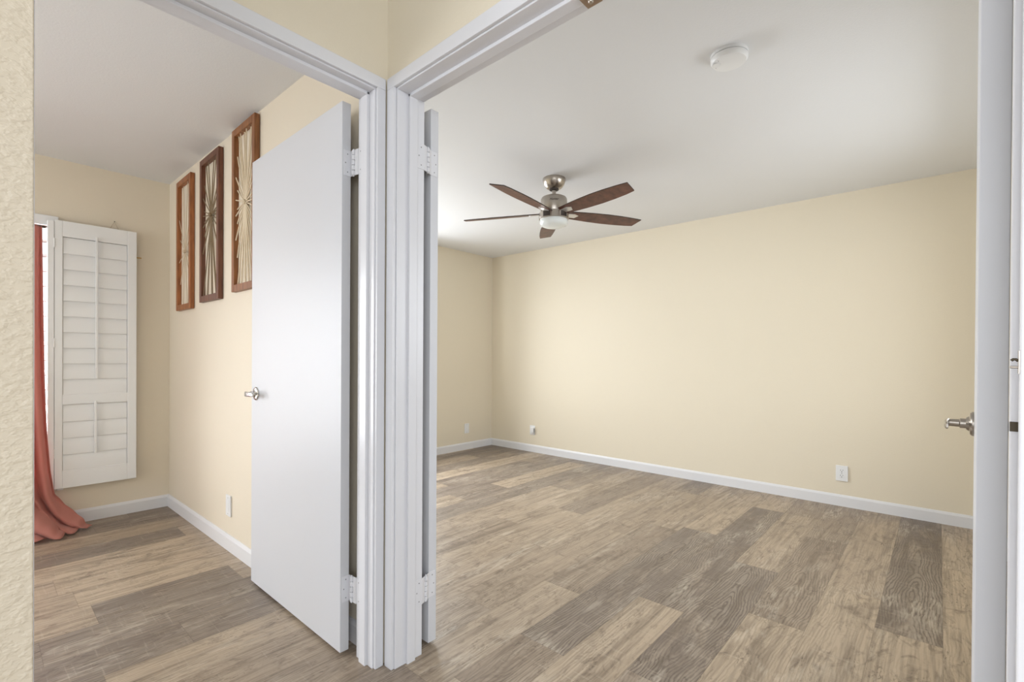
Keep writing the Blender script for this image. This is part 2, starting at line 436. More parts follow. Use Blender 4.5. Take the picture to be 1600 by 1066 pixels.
# window wall: right room part with opening, left room part with opening
RWX0, RWX1, RWZ0, RWZ1 = 1.55, 3.25, 0.75, 2.08
bm = bmesh.new()
box(bm, XR-0.07, RWX0, YF, YF+0.12, 0, HC); box(bm, RWX1, XL, YF, YF+0.12, 0, HC)
box(bm, RWX0, RWX1, YF, YF+0.12, 0, RWZ0); box(bm, RWX0, RWX1, YF, YF+0.12, RWZ1, HC)
struct('wall_far', bm, M['wall'], 'short cream wall at the far left of the right-hand room', W)
LWX0, LWX1, LWZ0, LWZ1 = -1.25, 0.305, 0.30, 1.925
bm = bmesh.new()
box(bm, -2.6, LWX0, YF, YF+0.12, 0, HC); box(bm, LWX1, XR-0.07, YF, YF+0.12, 0, HC)
box(bm, LWX0, LWX1, YF, YF+0.12, 0, LWZ0); box(bm, LWX0, LWX1, YF, YF+0.12, LWZ1, HC)
struct('wall_far', bm, M['wall_warm'], 'beige window wall of the left-hand room behind the white shutter', W)
# partition between the rooms
bm = bmesh.new(); prism(bm, [(XWF(YB), YB), (XR-0.06, YB), (XR-0.06, YF), (XWF(YF), YF)], 'z', 0, HC)
struct('wall_left', bm, M['wall_warm'], 'beige wall of the left-hand room that carries the three wooden frames', W)
struct('wall_left', B(XR-0.06, XR, HY+0.06, YF, 0, HC), M['wall'], 'cream partition face in the right-hand room behind the open narrow door', W)
# door walls towards the hall
DY0, DY1 = -0.105, 1.444       # rough opening of double doorway
DX0, DX1 = 0.058, 0.952        # rough opening of left doorway
ZO = 2.064
bm = bmesh.new()
box(bm, HX, XR, DY1, YB, 0, HH); box(bm, HX, XR, DY0, DY1, ZO, HH); box(bm, HX, XR, -3.6, DY0, 0, HH)
struct('wall_front', bm, M['wall'], 'cream hall wall above the wide double doorway on the right', W)
bm = bmesh.new()
box(bm, DX1, HX, HY, YB, 0, HH); box(bm, DX0, DX1, HY, YB, ZO, HH); box(bm, -3.6, DX0, HY, YB, 0, HH)
struct('wall_front', bm, M['wall'], 'cream hall wall above the single doorway on the left', W)
# near wall of right room, side wall of left room; openings added for fill lamps
bm = bmesh.new()
box(bm, XR, 2.2, -0.42, -0.30, 0, HC); box(bm, 3.6, XL, -0.42, -0.30, 0, HC)
box(bm, 2.2, 3.6, -0.42, -0.30, 0, 0.95); box(bm, 2.2, 3.6, -0.42, -0.30, 1.95, HC)
struct('wall_near', bm, M['wall'], 'cream wall of the right-hand room behind the door with the lever', W)
bm = bmesh.new(); box(bm, -2.72, -2.6, YB, 2.0, 0, HC); box(bm, -2.72, -2.6, 3.8, YF+0.12, 0, HC); box(bm, -2.72, -2.6, 2.0, 3.8, 0, 0.8); box(bm, -2.72, -2.6, 2.0, 3.8, 2.1, HC)
struct('wall_side', bm, M['wall_warm'], 'beige side wall of the left-hand room, hidden from the hall', W)
# hall wall end next to the camera
bm = B(-1.3, 0.0428, 0.75, 0.87, 0, HH, bev=0.0012, seg=2)
struct('wall_end', bm, M['near_wall'], 'heavily textured cream wall end close by at the left edge', W)

# ------------------------------------------------------------------ baseboards
def baseboard(name, a, b_, nrm, label, h=0.085, th=0.013):
    a, b_, nrm = Vector((*a, 0)), Vector((*b_, 0)), Vector((*nrm, 0)); bm = bmesh.new()
    prof = [(0, 0), (th, 0), (th, h-0.016), (th*0.55, h-0.004), (th*0.3, h), (0, h)]
    L0 = [bm.verts.new(a+nrm*p+Vector((0, 0, z))) for p, z in prof]; L1 = [bm.verts.new(b_+nrm*p+Vector((0, 0, z))) for p, z in prof]
    bm.faces.new(L0); bm.faces.new(L1)
    for i in range(len(prof)): bm.faces.new((L0[i], L0[(i+1) % 6], L1[(i+1) % 6], L1[i]))
    return struct(name, bm, M['base'], label, 'baseboard')
baseboard('baseboard_right', (XL, -0.30), (XL, YF), (-1, 0), 'white baseboard along the long wall of the right-hand room')
baseboard('baseboard_far', (XR, YF), (XL-0.013, YF), (0, -1), 'short white baseboard at the far end of the right-hand room')
baseboard('baseboard_far', (-2.6, YF), (XW, YF), (0, -1), 'white baseboard under the shutter, its left end behind the curtain')
baseboard('baseboard_left', (XWF(YB), YB), (XWF(YF-0.013), YF-0.013), (-1, 0), 'white baseboard under the three framed panels, running behind the open door')
baseboard('baseboard_partition', (XR, YB), (XR, YF-0.013), (1, 0), 'white baseboard on the partition inside the right-hand room')
baseboard('baseboard_near', (XR, -0.30), (XL-0.013, -0.30), (0, 1), 'white baseboard behind the door with the lever')

# ------------------------------------------------------------------ door jambs, stops and casings
JZ = 2.046
JR = 1.425      # jamb face (left side of the double doorway)
JN = -0.0885    # jamb face (right side)
XE = 1.103      # room edge of the double doorway's jamb
bm = bmesh.new()
box(bm, HX, XE, JR, DY1, 0, JZ, bev=0.0015)
box(bm, HX, XE, DY0, JN, 0, JZ, bev=0.0015)
box(bm, HX, XE, DY0, DY1, JZ, ZO, bev=0.0015)
st0, st1, sd = 1.031, 1.066, 0.011
box(bm, st0, st1, JR-sd, JR+0.001, 0, JZ, bev=0.002)
box(bm, st0, st0+0.020, JN-0.001, -0.0800, 0, JZ, bev=0.0012)
box(bm, st0, st1, JN, JR, JZ-sd, JZ+0.001, bev=0.002)
struct('trim_1', bm, M['trim'], 'white jamb and stop lining the wide double doorway', 'door frame')
JX = 0.933
bm = bmesh.new()
YE = 1.592
box(bm, JX, DX1, HY, YE, 0, JZ, bev=0.0015)
box(bm, DX0, DX0+0.019, HY, YE, 0, JZ, bev=0.0015)
box(bm, DX0, DX1, HY, YE, JZ, ZO, bev=0.0015)
t0, t1 = 1.519, 1.560
box(bm, JX-sd, JX+0.001, t0, t1, 0, JZ, bev=0.002)
box(bm, DX0+0.018, DX0+0.03, t0, t1, 0, JZ, bev=0.002)
box(bm, DX0+0.019, JX, t0, t1, JZ-sd, JZ+0.001, bev=0.002)
struct('trim_2', bm, M['trim'], 'white jamb and stop lining the single doorway on the left', 'door frame')
CT = 0.012
bm = bmesh.new()   # casing double doorway (X faces -X), head board slightly tapering to the corner
box(bm, HX-CT, HX, 1.430, 1.4725, 0, 2.0508, bev=0.002)
prism(bm, [(1.4725, 2.051), (1.4725, 2.0905), (-0.145, 2.117), (-0.145, 2.051)], 'x', HX-CT, HX-0.0002, bev=0.0018)
box(bm, HX-CT, HX, -0.145, -0.0842, 0, 2.051, bev=0.002)
struct('trim_3', bm, M['trim'], 'white flat casing around the wide double doorway', 'door casing')
bm = bmesh.new()
box(bm, 0.938, HX-CT-0.002, HY-CT, HY, 0, 2.0508, bev=0.002)
prism(bm, [(HX-CT-0.002, 2.051), (HX-CT-0.002, 2.0905), (0.01, 2.099), (0.01, 2.051)], 'y', HY-CT, HY-0.0002, bev=0.0018)
box(bm, 0.010, 0.068, HY-CT, HY, 0, 2.051, bev=0.002)
struct('trim_4', bm, M['trim'], 'white flat casing around the single doorway on the left', 'door casing')
bm = bmesh.new()   # casings on the room sides
box(bm, XR, XR+0.012, JR+0.006, JR+0.050, 0, 2.051, bev=0.002)
box(bm, XR, XR+0.012, -0.16, JN-0.006, 0, 2.051, bev=0.002)
box(bm, XR, XR+0.012, -0.16, JR+0.050, 2.051, 2.10, bev=0.002)
struct('trim_5', bm, M['trim'], 'white casing on the room side of the double doorway', 'door casing')

# ------------------------------------------------------------------ door hardware
def hinge(parent, origin, door_rect, jamb_rect, barrel, z0, z1):
    """door_rect / jamb_rect: (x0,x1,y0,y1) thin plates, barrel: (x,y)"""
    h = link('hinge', box(bmesh.new(), *door_rect, z0, z1, bev=0.0006, seg=1), M['trim'], parent, origin=origin)
    bm = bmesh.new(); box(bm, *jamb_rect, z0, z1, bev=0.0006, seg=1)
    link('jamb_plate', bm, M['trim'], h)
    bm = bmesh.new(); n = 5; g = 0.0030; L_ = (z1-z0)/n
    for k in range(n):
        a, c = z0+k*L_+g*0.5, z0+(k+1)*L_-g*0.5
        lathe(bm, [(0, 0), (0.0064, 0), (0.0064, c-a), (0, c-a)], (barrel[0], barrel[1], a), seg=16)
    for side_, rc in enumerate((door_rect, jamb_rect)):      # flat tabs with fingers reaching the knuckle segments
        tx = min(max(barrel[0], rc[0]), rc[1]); ty = min(max(barrel[1], rc[2]), rc[3])
        d = Vector((tx-barrel[0], ty-barrel[1])); q = Vector((-d.y, d.x)).normalized()*0.0011
        e = d.normalized()*0.0085; e2 = d.normalized()*0.004
        if d.length > 0.009:
            prism(bm, [(barrel[0]+e.x-q.x, barrel[1]+e.y-q.y), (barrel[0]+e.x+q.x, barrel[1]+e.y+q.y), (tx+q.x, ty+q.y), (tx-q.x, ty-q.y)], 'z', z0, z1)
        else: e = d
        for k in range(n):
            if k % 2 == side_:
                prism(bm, [(barrel[0]+e2.x-q.x, barrel[1]+e2.y-q.y), (barrel[0]+e2.x+q.x, barrel[1]+e2.y+q.y), (barrel[0]+e.x+q.x, barrel[1]+e.y+q.y), (barrel[0]+e.x-q.x, barrel[1]+e.y-q.y)], 'z', z0+k*L_+g*0.5, z0+(k+1)*L_-g*0.5)
    lathe(bm, [(0, -0.004), (0.003, -0.003), (0.003, z1-z0+0.003), (0, z1-z0+0.004)], (barrel[0], barrel[1], z0), seg=12)
    link('knuckle', bm, M['trim'], h, smooth=40)
    return h
def screws(parent, pts, nrm):
    for p in pts:
        link('screw', lathe(bmesh.new(), [(0, 0.0007), (0.0022, 0.0007), (0.0026, 0)], p, nrm, 10), M['plastic_gray'], parent)

def lever_set(parent, c, nrm, arm, proj_=0.055, rad=0.032, arm_len=0.095, mm='chrome', slim=False):
    """rosette on the door face at c, neck along nrm, arm along the unit vector arm"""
    c, nrm, arm = Vector(c), Vector(nrm).normalized(), Vector(arm).normalized(); up_ = Vector((0, 0, 1))
    h = link('door_handle', lathe(bmesh.new(), [(0, 0), (rad, 0), (rad, 0.004), (rad*0.9, 0.008), (rad*0.62, 0.010), (rad*0.50, 0.016), (0, 0.017)], c, nrm, 36), M[mm], parent, smooth=35, origin=c)
    bm = bmesh.new()
    lathe(bm, [(0.0135, 0.008), (0.0135, proj_*0.5), (0.0125, proj_*0.5+0.001), (0.0105, proj_*0.5+0.002), (0.0100, proj_-0.003), (0.006, proj_), (0, proj_)], c, nrm, 28)
    link('neck', bm, M[mm], h, smooth=35)
    bm = bmesh.new(); pr = []
    K = 12
    for i in range(K+1):
        u = i/K
        p = c + nrm*(proj_-0.004 + 0.004*math.sin(u*PI)) + arm*(-0.014+u*(arm_len+0.014))
        hh = 0.0125 - 0.0035*u; tt = 0.0048 - 0.001*u
        if i in (0, K): hh *= 0.55; tt *= 0.6
        ring = []
        for k in range(16):
            a = 2*PI*k/16; ca, sa = math.cos(a), math.sin(a)
            ring.append(bm.verts.new(p + up_*hh*math.copysign(abs(ca)**0.75, ca) + nrm*tt*math.copysign(abs(sa)**0.75, sa)))
        if pr:
            for k in range(16): bm.faces.new((pr[k], pr[(k+1) % 16], ring[(k+1) % 16], ring[k]))
        else: bm.faces.new(ring)
        pr = ring
    bm.faces.new(pr)
    link('lever', bm, M[mm], h, smooth=50)
    return h

# ------------------------------------------------------------------ door_1: left doorway, opened 90 degrees along the framed wall
LX0, LX1, LY0, LY1, LZ0, LZ1 = 0.893, 0.928, 1.637, 2.492, 0.012, 2.042
d1 = thing('door_1', ((LX0+LX1)/2, LY0, 0), 'flat white door of the left doorway, swung open beside the framed wall', 'door', kind='structure')
link('door_leaf', B(LX0, LX1, LY0, LY1, LZ0, LZ1, bev=0.0015), M['door'], d1)
for z0, z1 in ((1.772, 1.866), (0.196, 0.292)):
    h = hinge(d1, (0.926, 1.60, z0), (0.899, 0.9285, LY0-0.002, LY0+0.0005), (JX-0.0018, JX+0.0005, 1.563, 1.5925), (0.9275, 1.6165), z0, z1)
    zz = [(z0+0.014), (z0+z1)/2, z1-0.014]
    screws(h, [(0.914 if k != 1 else 0.906, LY0-0.002, z) for k, z in enumerate(zz)]+[], (0, -1, 0))
    screws(h, [(JX-0.0018, 1.575 if k != 1 else 1.568, z) for k, z in enumerate(zz)], (-1, 0, 0))
lever_set(d1, (LX0, 2.432, 0.925), (-1, 0, 0), (0, -1, 0), proj_=0.050, arm_len=0.085)
# latch plate on the leading edge
link('latch_plate', B(LX0+0.005, LX1-0.005, LY1-0.0005, LY1+0.0012, 0.895, 0.952, bev=0.0004, seg=1), M['chrome'], d1)

# ------------------------------------------------------------------ door_2: left leaf of the double door, folded back on the partition
RX0, RX1, RY0, RY1 = 1.150, 1.187, 1.446, 2.190
d2 = thing('door_2', ((RX0+RX1)/2, RY0, 0), 'white door seen edge-on right of the corner post, folded back inside the right-hand room', 'door', kind='structure')
link('door_leaf', B(RX0, RX1, RY0, RY1, 0.012, 2.048, bev=0.0015), M['door'], d2)
for z0, z1 in ((1.795, 1.888), (0.188, 0.284)):
    h = hinge(d2, (1.12, 1.44, z0), (RX0-0.001, RX0+0.030, RY0-0.002, RY0+0.0005), (1.070, XE+0.0012, JR-0.0018, JR+0.0005), (1.1265, 1.4335), z0, z1)
    zz = [(z0+0.014), (z0+z1)/2, z1-0.014]
    screws(h, [(1.166 if k != 1 else 1.173, RY0-0.002, z) for k, z in enumerate(zz)], (0, -1, 0))
    screws(h, [(1.088 if k != 1 else 1.078, JR-0.0018, z) for k, z in enumerate(zz)], (0, -1, 0))

# ------------------------------------------------------------------ door_3: right leaf of the double door, standing into the room
ang = -2.05*PI/180
def rot3(x, y, z=0):     # local door coords -> world (hinge corner at 1.15, -0.0875)
    dx, dy = x, y
    return Vector((1.150+dx*math.cos(ang)-dy*math.sin(ang), -0.0872+dx*math.sin(ang)+dy*math.cos(ang), z))
d3 = thing('door_3', (1.150, -0.068, 0), 'white door at the right, edge towards the hall, lever on its room face', 'door', kind='structure')
bm = B(0, 0.745, 0, 0.0385, 0.012, 2.048, bev=0.0012)
for v in bm.verts: v.co = rot3(*v.co)
link('door_leaf', bm, M['door'], d3)
nv = (rot3(0, 1)-rot3(0, 0)).normalized(); av = (rot3(-1, 0)-rot3(0, 0)).normalized()
lever_set(d3, rot3(0.672, 0.0385, 0.930), nv, av, proj_=0.056, rad=0.033, arm_len=0.10, mm='nickel')
lever_set(d3, rot3(0.672, 0.0, 0.930), -nv, av, proj_=0.056, rad=0.033, arm_len=0.10, mm='nickel')
for z0, z1 in ((1.795, 1.888), (0.188, 0.284)):
    bm = bmesh.new(); lathe(bm, [(0, 0), (0.0058, 0), (0.0058, z1-z0), (0, z1-z0)], (1.1265, -0.0935, z0), seg=16)
    box(bm, 1.075, 1.126, -0.0875, -0.0858, z0, z1)
    link('hinge', bm, M['trim'], d3, smooth=40)

# small hardware on the right jamb and head
sp_ = thing('strike_plate', (st0, JN, 1.006), 'dark bronze strike plate on the right jamb of the double doorway', 'strike plate')
link('plate', B(st0-0.0018, st0+0.0005, JN-0.0005, -0.0793, 0.999, 1.0135, bev=0.0004, seg=1), M['bronze'], sp_)
hk = thing('door_hook', (HX-CT+0.005, -0.0833, 1.10), 'small steel plate with a hook on the right jamb, above the dark strike plate', 'door hook')
xh, yh = HX-CT+0.005, -0.0842
link('plate', B(HX-CT+0.001, HX-0.002, yh-0.0003, yh+0.0012, 1.086, 1.119, bev=0.0003, seg=1), M['nickel'], hk)
bm = bmesh.new(); tube(bm, [(xh, yh+0.001, 1.104), (xh, yh+0.0035, 1.1065), (xh, yh+0.006, 1.1065), (xh, yh+0.0080, 1.1045)], 0.0019, 8)
link('hook', bm, M['bronze'], hk, smooth=50)
bm = bmesh.new(); lathe(bm, [(0, 0), (0.0018, 0), (0.0018, 0.008), (0, 0.0085)], (xh, yh+0.001, 1.0955), (0, 1, 0), 12)
link('pin', bm, M['nickel'], hk, smooth=40)
bc = thing('door_catch', (1.055, 0.672, JZ), 'brown catch in the middle of the double doorway head', 'door catch')
link('housing', B(1.024, 1.078, 0.655, 0.700, JZ-0.019, JZ-0.0005, bev=0.0015), M['catch'], bc)
bm = bmesh.new(); lathe(bm, [(0.008, 0), (0.008, 0.003), (0.005, 0.007), (0, 0.008)], (1.055, 0.677, JZ-0.019), (0, 0, -1), 20)
link('roller', bm, M['nickel'], bc, smooth=40)

# ------------------------------------------------------------------ ceiling fan
FX, FY = 2.702, 2.026
fan = thing('ceiling_fan', (FX, FY, HC), 'brushed nickel ceiling fan with five walnut blades and a white glass lamp', 'ceiling fan')
bm = bmesh.new()
lathe(bm, [(0, 0), (0.080, 0), (0.0805, -0.010), (0.078, -0.024), (0.070, -0.045), (0.056, -0.062), (0.044, -0.070), (0.030, -0.073), (0.020, -0.073)], (FX, FY, HC), seg=56)
cn = link('canopy', bm, M['nickel'], fan, smooth=35)
link('canopy_ring', lathe(bmesh.new(), [(0.034, -0.0665), (0.032, -0.080), (0.018, -0.083), (0.012, -0.083)], (FX, FY, HC), seg=40), M['nickel_dark'], fan, smooth=35)
link('downrod', lathe(bmesh.new(), [(0.0135, -0.07), (0.0135, -0.14)], (FX, FY, HC), seg=24), M['nickel'], fan, smooth=35)
ZT_ = 2.236
bm = bmesh.new()
lathe(bm, [(0, 0), (0.030, 0.001), (0.070, -0.003), (0.086, -0.011), (0.0925, -0.024), (0.0935, -0.050), (0.0935, -0.112), (0.0915, -0.116), (0.06, -0.117), (0, -0.117)], (FX, FY, ZT_), seg=64)
hs = link('motor_housing', bm, M['nickel'], fan, smooth=35)
# maker's script on the housing, facing the hall
fc = bpy.data.curves.new('logo', 'FONT'); fc.body = 'Hunter'; fc.size = 0.021; fc.shear = 0.35; fc.align_x = 'CENTER'; fc.extrude = 0; fc.offset = 0.0003
fo = bpy.data.objects.new('tmp', fc); COL.objects.link(fo)
dg = bpy.context.evaluated_depsgraph_get(); dg.update()
lm = bpy.data.meshes.new_from_object(fo.evaluated_get(dg)); bpy.data.objects.remove(fo)
a0 = math.atan2(-FY, -FX)
for v in lm.vertices:
    a = a0 + v.co.x/0.0939
    v.co = Vector((FX+0.0941*math.cos(a), FY+0.0941*math.sin(a), ZT_-0.052+v.co.y)) - fan.location
lm.materials.clear(); lm.materials.append(M['nickel_dark'])
lo = bpy.data.objects.new('logo', lm); COL.objects.link(lo); lo.parent = hs
lo.location = (0, 0, 0)
bm = bmesh.new()
ZK = ZT_-0.122
lathe(bm, [(0, 0.004), (0.100, 0.004), (0.1035, 0.001), (0.1035, -0.040), (0.098, -0.043), (0, -0.043)], (FX, FY, ZK), seg=64)
link('light_fitter', bm, M['nickel'], fan, smooth=35)
bm = bmesh.new()
lathe(bm, [(0.094, -0.041), (0.0985, -0.045), (0.0975, -0.066), (0.090, -0.080), (0.070, -0.089), (0.040, -0.094), (0, -0.095)], (FX, FY, ZK), seg=64)
link('glass_shade', bm, M['opal'], fan, smooth=60)
BZ, off, pit = 2.118, -0.508, 0.223
def blade_frame(k):
    a = off + k*2*PI/5
    d = Vector((math.cos(a), math.sin(a), 0)); tng = Vector((-math.sin(a), math.cos(a), 0))
    s = tng*math.cos(pit) - Vector((0, 0, 1))*math.sin(pit)       # counter-clockwise edge hangs lower
    n = d.cross(s)
    return d, s, n
def make_blade(k):
    d, s, n = blade_frame(k); c = Vector((FX, FY, BZ)); bm = bmesh.new()
    prof = [(0.075, 0.040), (0.11, 0.045), (0.18, 0.052), (0.28, 0.060), (0.40, 0.0645), (0.50, 0.0625), (0.60, 0.056), (0.678, 0.047)]
    th = 0.003
    top = []; bot = []
    outline = [(r, -w_) for r, w_ in prof]
    outline[-1] = (0.684, -0.047)
    outline += [(r, w_) for r, w_ in reversed(prof)]
    outline[len(prof)] = (0.662, 0.047)
    top = [bm.verts.new(c+d*r+s*w_+n*th) for r, w_ in outline]; bot = [bm.verts.new(c+d*r+s*w_-n*th) for r, w_ in outline]
    f1 = bm.faces.new(top); f2 = bm.faces.new(bot); m_ = len(outline)
    for i in range(m_):
        f = bm.faces.new((top[i], top[(i+1) % m_], bot[(i+1) % m_], bot[i])); f.material_index = 1
    bl = link('blade', bm, [M['blade'], M['blade_edge']], fan)
    # blade iron: arm from the hub plus a short clamp under the blade
    bm = bmesh.new()
    def slab(pts, z0, z1):
        lo_ = [bm.verts.new(c+d*r+s*w_+n*z0) for r, w_ in pts]; hi_ = [bm.verts.new(c+d*r+s*w_+n*z1) for r, w_ in pts]
        bm.faces.new(lo_); bm.faces.new(hi_); q = len(pts)
        for i in range(q): bm.faces.new((lo_[i], lo_[(i+1) % q], hi_[(i+1) % q], hi_[i]))
    slab([(0.080, -0.022), (0.150, -0.027), (0.185, -0.012), (0.165, 0.022), (0.080, 0.022)], -0.0065, -0.0032)
    ir = link('blade_iron', bm, M['nickel_light'], fan)
    return bl
for k in range(5): make_blade(k)
for k in range(5):       # dark slots where the irons leave the hub
    a = off + k*2*PI/5; bm = bmesh.new()
    for i in range(8):
        b0 = a-0.26+i*0.065; b1 = b0+0.065
        P = lambda r, an, z: bm.verts.new((FX+r*math.cos(an), FY+r*math.sin(an), z))
        bm.faces.new((P(0.1042, b0, ZK-0.036), P(0.1042, b1, ZK-0.036), P(0.1042, b1, ZK+0.0), P(0.1042, b0, ZK+0.0)))
    link('hub_slot', bm, M['nickel_dark'], fan)

# ------------------------------------------------------------------ smoke detector
sd_ = thing('smoke_detector', (2.068, 0.656, HC), 'round white smoke detector on the ceiling of the right-hand room', 'smoke detector')
c = (2.068, 0.656, HC)
link('mounting_base', lathe(bmesh.new(), [(0, 0), (0.072, 0), (0.072, -0.012), (0.066, -0.0125)], c, seg=56), M['plastic'], sd_, smooth=35)
link('vent_gap', lathe(bmesh.new(), [(0.066, -0.010), (0.0655, -0.0175), (0.05, -0.0175)], c, seg=56), M['slot'], sd_, smooth=35)
bm = lathe(bmesh.new(), [(0.066, -0.0145), (0.0715, -0.0148), (0.071, -0.024), (0.064, -0.033), (0.050, -0.037), (0.0, -0.038)], c, seg=56)
cv = link('cover', bm, M['plastic'], sd_, smooth=35)
link('test_button', lathe(bmesh.new(), [(0.016, -0.0365), (0.0155, -0.0395), (0, -0.040)], (2.045, 0.700, HC), seg=28), M['plastic'], cv, smooth=40)
bm = bmesh.new()
for k in range(7):
    a = -0.6+k*0.16
    for q in (0.052,):
        x, y = c[0]+q*math.cos(a+2.2), c[1]+q*math.sin(a+2.2)
        if k % 2 == 0: box(bm, x-0.003, x+0.003, y-0.0008, y+0.0008, HC-0.0372, HC-0.0350)
link('marking', bm, M['plastic_gray'], cv)

# ------------------------------------------------------------------ outlets and plates
def wall_plate(name, label, cat, c, nrm, wdt, hgt, kind, depth=0.006, group=None):
    c = Vector(c); nrm = Vector(nrm); side = Vector((0, 0, 1)).cross(nrm)
    t_ = thing(name, c, label, cat, group)
    def slab(w0, w1, z0, z1, d0, d1, bev=0.0):
        bm = bmesh.new(); box(bm, w0, w1, d0, d1, z0, z1, bev=bev)
        for v in bm.verts:
            x, y, z = v.co; v.co = c + side*x + nrm*y + Vector((0, 0, z))
        return bm
    pl = link('cover_plate', slab(-wdt/2, wdt/2, -hgt/2, hgt/2, 0, depth, 0.002), M['plastic'], t_)
    if kind == 'duplex':
        for sgn in (1, -1):
            so_ = link('socket', slab(-0.017, 0.017, sgn*0.0195-0.0135, sgn*0.0195+0.0135, depth-0.001, depth+0.0015, 0.001), M['plastic'], t_)
            bm = bmesh.new()
            for w0, w1, z0, z1 in ((-0.0085, -0.006, 0.001, 0.009), (0.006, 0.0085, 0.002, 0.009), (-0.0028, 0.0028, -0.0095, -0.0045)):
                b2 = slab(w0, w1, sgn*0.0195+z0, sgn*0.0195+z1, depth+0.001, depth+0.0021)
                me_ = bpy.data.meshes.new('t'); b2.to_mesh(me_); b2.free(); bm.from_mesh(me_); bpy.data.meshes.remove(me_)
            link('slots', bm, M['slot'], so_)
        link('screw', lathe(bmesh.new(), [(0.003, 0), (0.0028, 0.001), (0, 0.0012)], c+nrm*depth, nrm, 12), M['plastic_gray'], t_)
    elif kind == 'rocker':
        link('insert', slab(-0.0165, 0.0165, -0.033, 0.033, depth-0.001, depth+0.0015, 0.001), M['plastic'], t_)
        for dz in (0.045, -0.045):
            link('screw', lathe(bmesh.new(), [(0.0025, 0), (0.0022, 0.0008), (0, 0.001)], c+nrm*depth+Vector((0, 0, dz)), nrm, 10), M['plastic_gray'], t_)
    return t_
wall_plate('wall_outlet', 'white double outlet low on the long wall towards its right end', 'outlet', (XL, 0.541, 0.247), (-1, 0, 0), 0.076, 0.116, 'duplex', 0.010)
wall_plate('wall_outlet', 'small white outlet low on the long wall near the far corner, behind a plug-in adapter', 'outlet', (XL, 3.552, 0.255), (-1, 0, 0), 0.074, 0.108, 'duplex', 0.007)
ad = thing('plug_adapter', (XL-0.007, 3.535, 0.262), 'white plug-in adapter sticking out of the outlet near the far corner', 'plug adapter')
link('body', B(XL-0.040, XL-0.0085, 3.512, 3.562, 0.228, 0.292, bev=0.004), M['plastic'], ad, smooth=40)
link('grey_side', B(XL-0.032, XL-0.014, 3.509, 3.5128, 0.232, 0.280, bev=0.001), M['plastic_gray'], ad)  # thin grey slab on one side of the adapter
wall_plate('wall_plate', 'white cover plate low on the short far wall of the right-hand room', 'wall plate', (3.921, YF, 0.252), (0, -1, 0), 0.072, 0.116, 'rocker', 0.006)
wall_plate('wall_plate', 'white cover plate low on the framed wall, left of the open door', 'wall plate', (XWF(3.012)-0.0003, 3.012, 0.252), (-1, 0, 0), 0.074, 0.118, 'rocker', 0.008)

# ------------------------------------------------------------------ framed reed panels
def reed_frame(y0, y1, z0, z1, cz, mf, mr, n, label, seed, rr, gaps):
    xb = XWF((y0+y1)/2)-0.0005; xf = xb-0.0255; t_ = thing('wall_frame', (xb, (y0+y1)/2, z0), label, 'framed wall art', None)
    wd = 0.037; bm = bmesh.new()
    box(bm, xf, xb, y0, y0+wd, z0, z1, bev=0.002); box(bm, xf, xb, y1-wd, y1, z0, z1, bev=0.002)
    box(bm, xf, xb, y0+wd-0.0005, y1-wd+0.0005, z0, z0+wd, bev=0.002); box(bm, xf, xb, y0+wd-0.0005, y1-wd+0.0005, z1-wd, z1, bev=0.002)
    link('frame', bm, mf, t_)
    rnd = random.Random(seed); cy_ = (y0+y1)/2
    iy0, iy1, iz0, iz1 = y0+wd-0.004, y1-wd+0.004, z0+wd-0.004, z1-wd+0.004
    # ends of the reeds spread round the inside edge of the frame
    ends = []
    for k in range(n['top']): ends.append((iy0+(k+0.5)/n['top']*(iy1-iy0), iz1))
    for k in range(n['bottom']): ends.append((iy0+(k+0.5)/n['bottom']*(iy1-iy0), iz0))
    for yy in (iy0, iy1):
        for z in n['side']: ends.append((yy, cz+z))
    xc = (xf+xb)/2+0.002
    for i, (ey, ez) in enumerate(ends):
        bm = bmesh.new(); x = xc + (0.004 if i % 2 else -0.004)
        e = Vector((x, ey+rnd.uniform(-.004, .004), ez+rnd.uniform(-.006, .006) if abs(ez-iz0) > 0.01 and abs(ez-iz1) > 0.01 else ez)); c0 = Vector((x+(-0.006 if i % 2 else 0.004), cy_, cz))
        c0 = c0 - (e-c0).normalized()*0.012
        tube(bm, [c0, (c0+e)/2, e], [rr*0.7, rr, rr*0.9], 7)
        link('reed', bm, mr, t_, smooth=60)
    link('knot', lathe(bmesh.new(), [(0, -0.010), (0.010, -0.008), (0.014, 0), (0.010, 0.008), (0, 0.010)], (xc-0.006, cy_, cz), (1, 0, 0), 14), mr, t_, smooth=60)
    return t_
reed_frame(3.640, 3.966, 1.414, 2.300, 1.808, M["frame_a"], M['rod_a'], {'top': 2, 'bottom': 2, 'side': (0.24, 0.10, -0.07, -0.22)},
           'narrow orange-brown wooden frame with a few pale reeds, nearest the window wall', 3, 0.0022, 0)
reed_frame(3.118, 3.470, 1.437, 2.320, 1.958, M["frame_b"], M['rod_b'], {'top': 4, 'bottom': 7, 'side': (0.22, 0.12, 0.05, 0.015, -0.02, -0.06, -0.12, -0.22)},
           'dark walnut frame with an olive-brown reed starburst, middle of the three frames', 5, 0.0030, 0)
reed_frame(2.600, 2.925, 1.456, 2.342, 1.925, M["frame_c"], M['rod_c'], {'top': 6, 'bottom': 10, 'side': (0.27, 0.17, 0.09, 0.035, -0.01, -0.05, -0.10, -0.18, -0.28)},
           'honey-brown frame with a dense cream reed starburst, partly behind the open door', 9, 0.0036, 0)

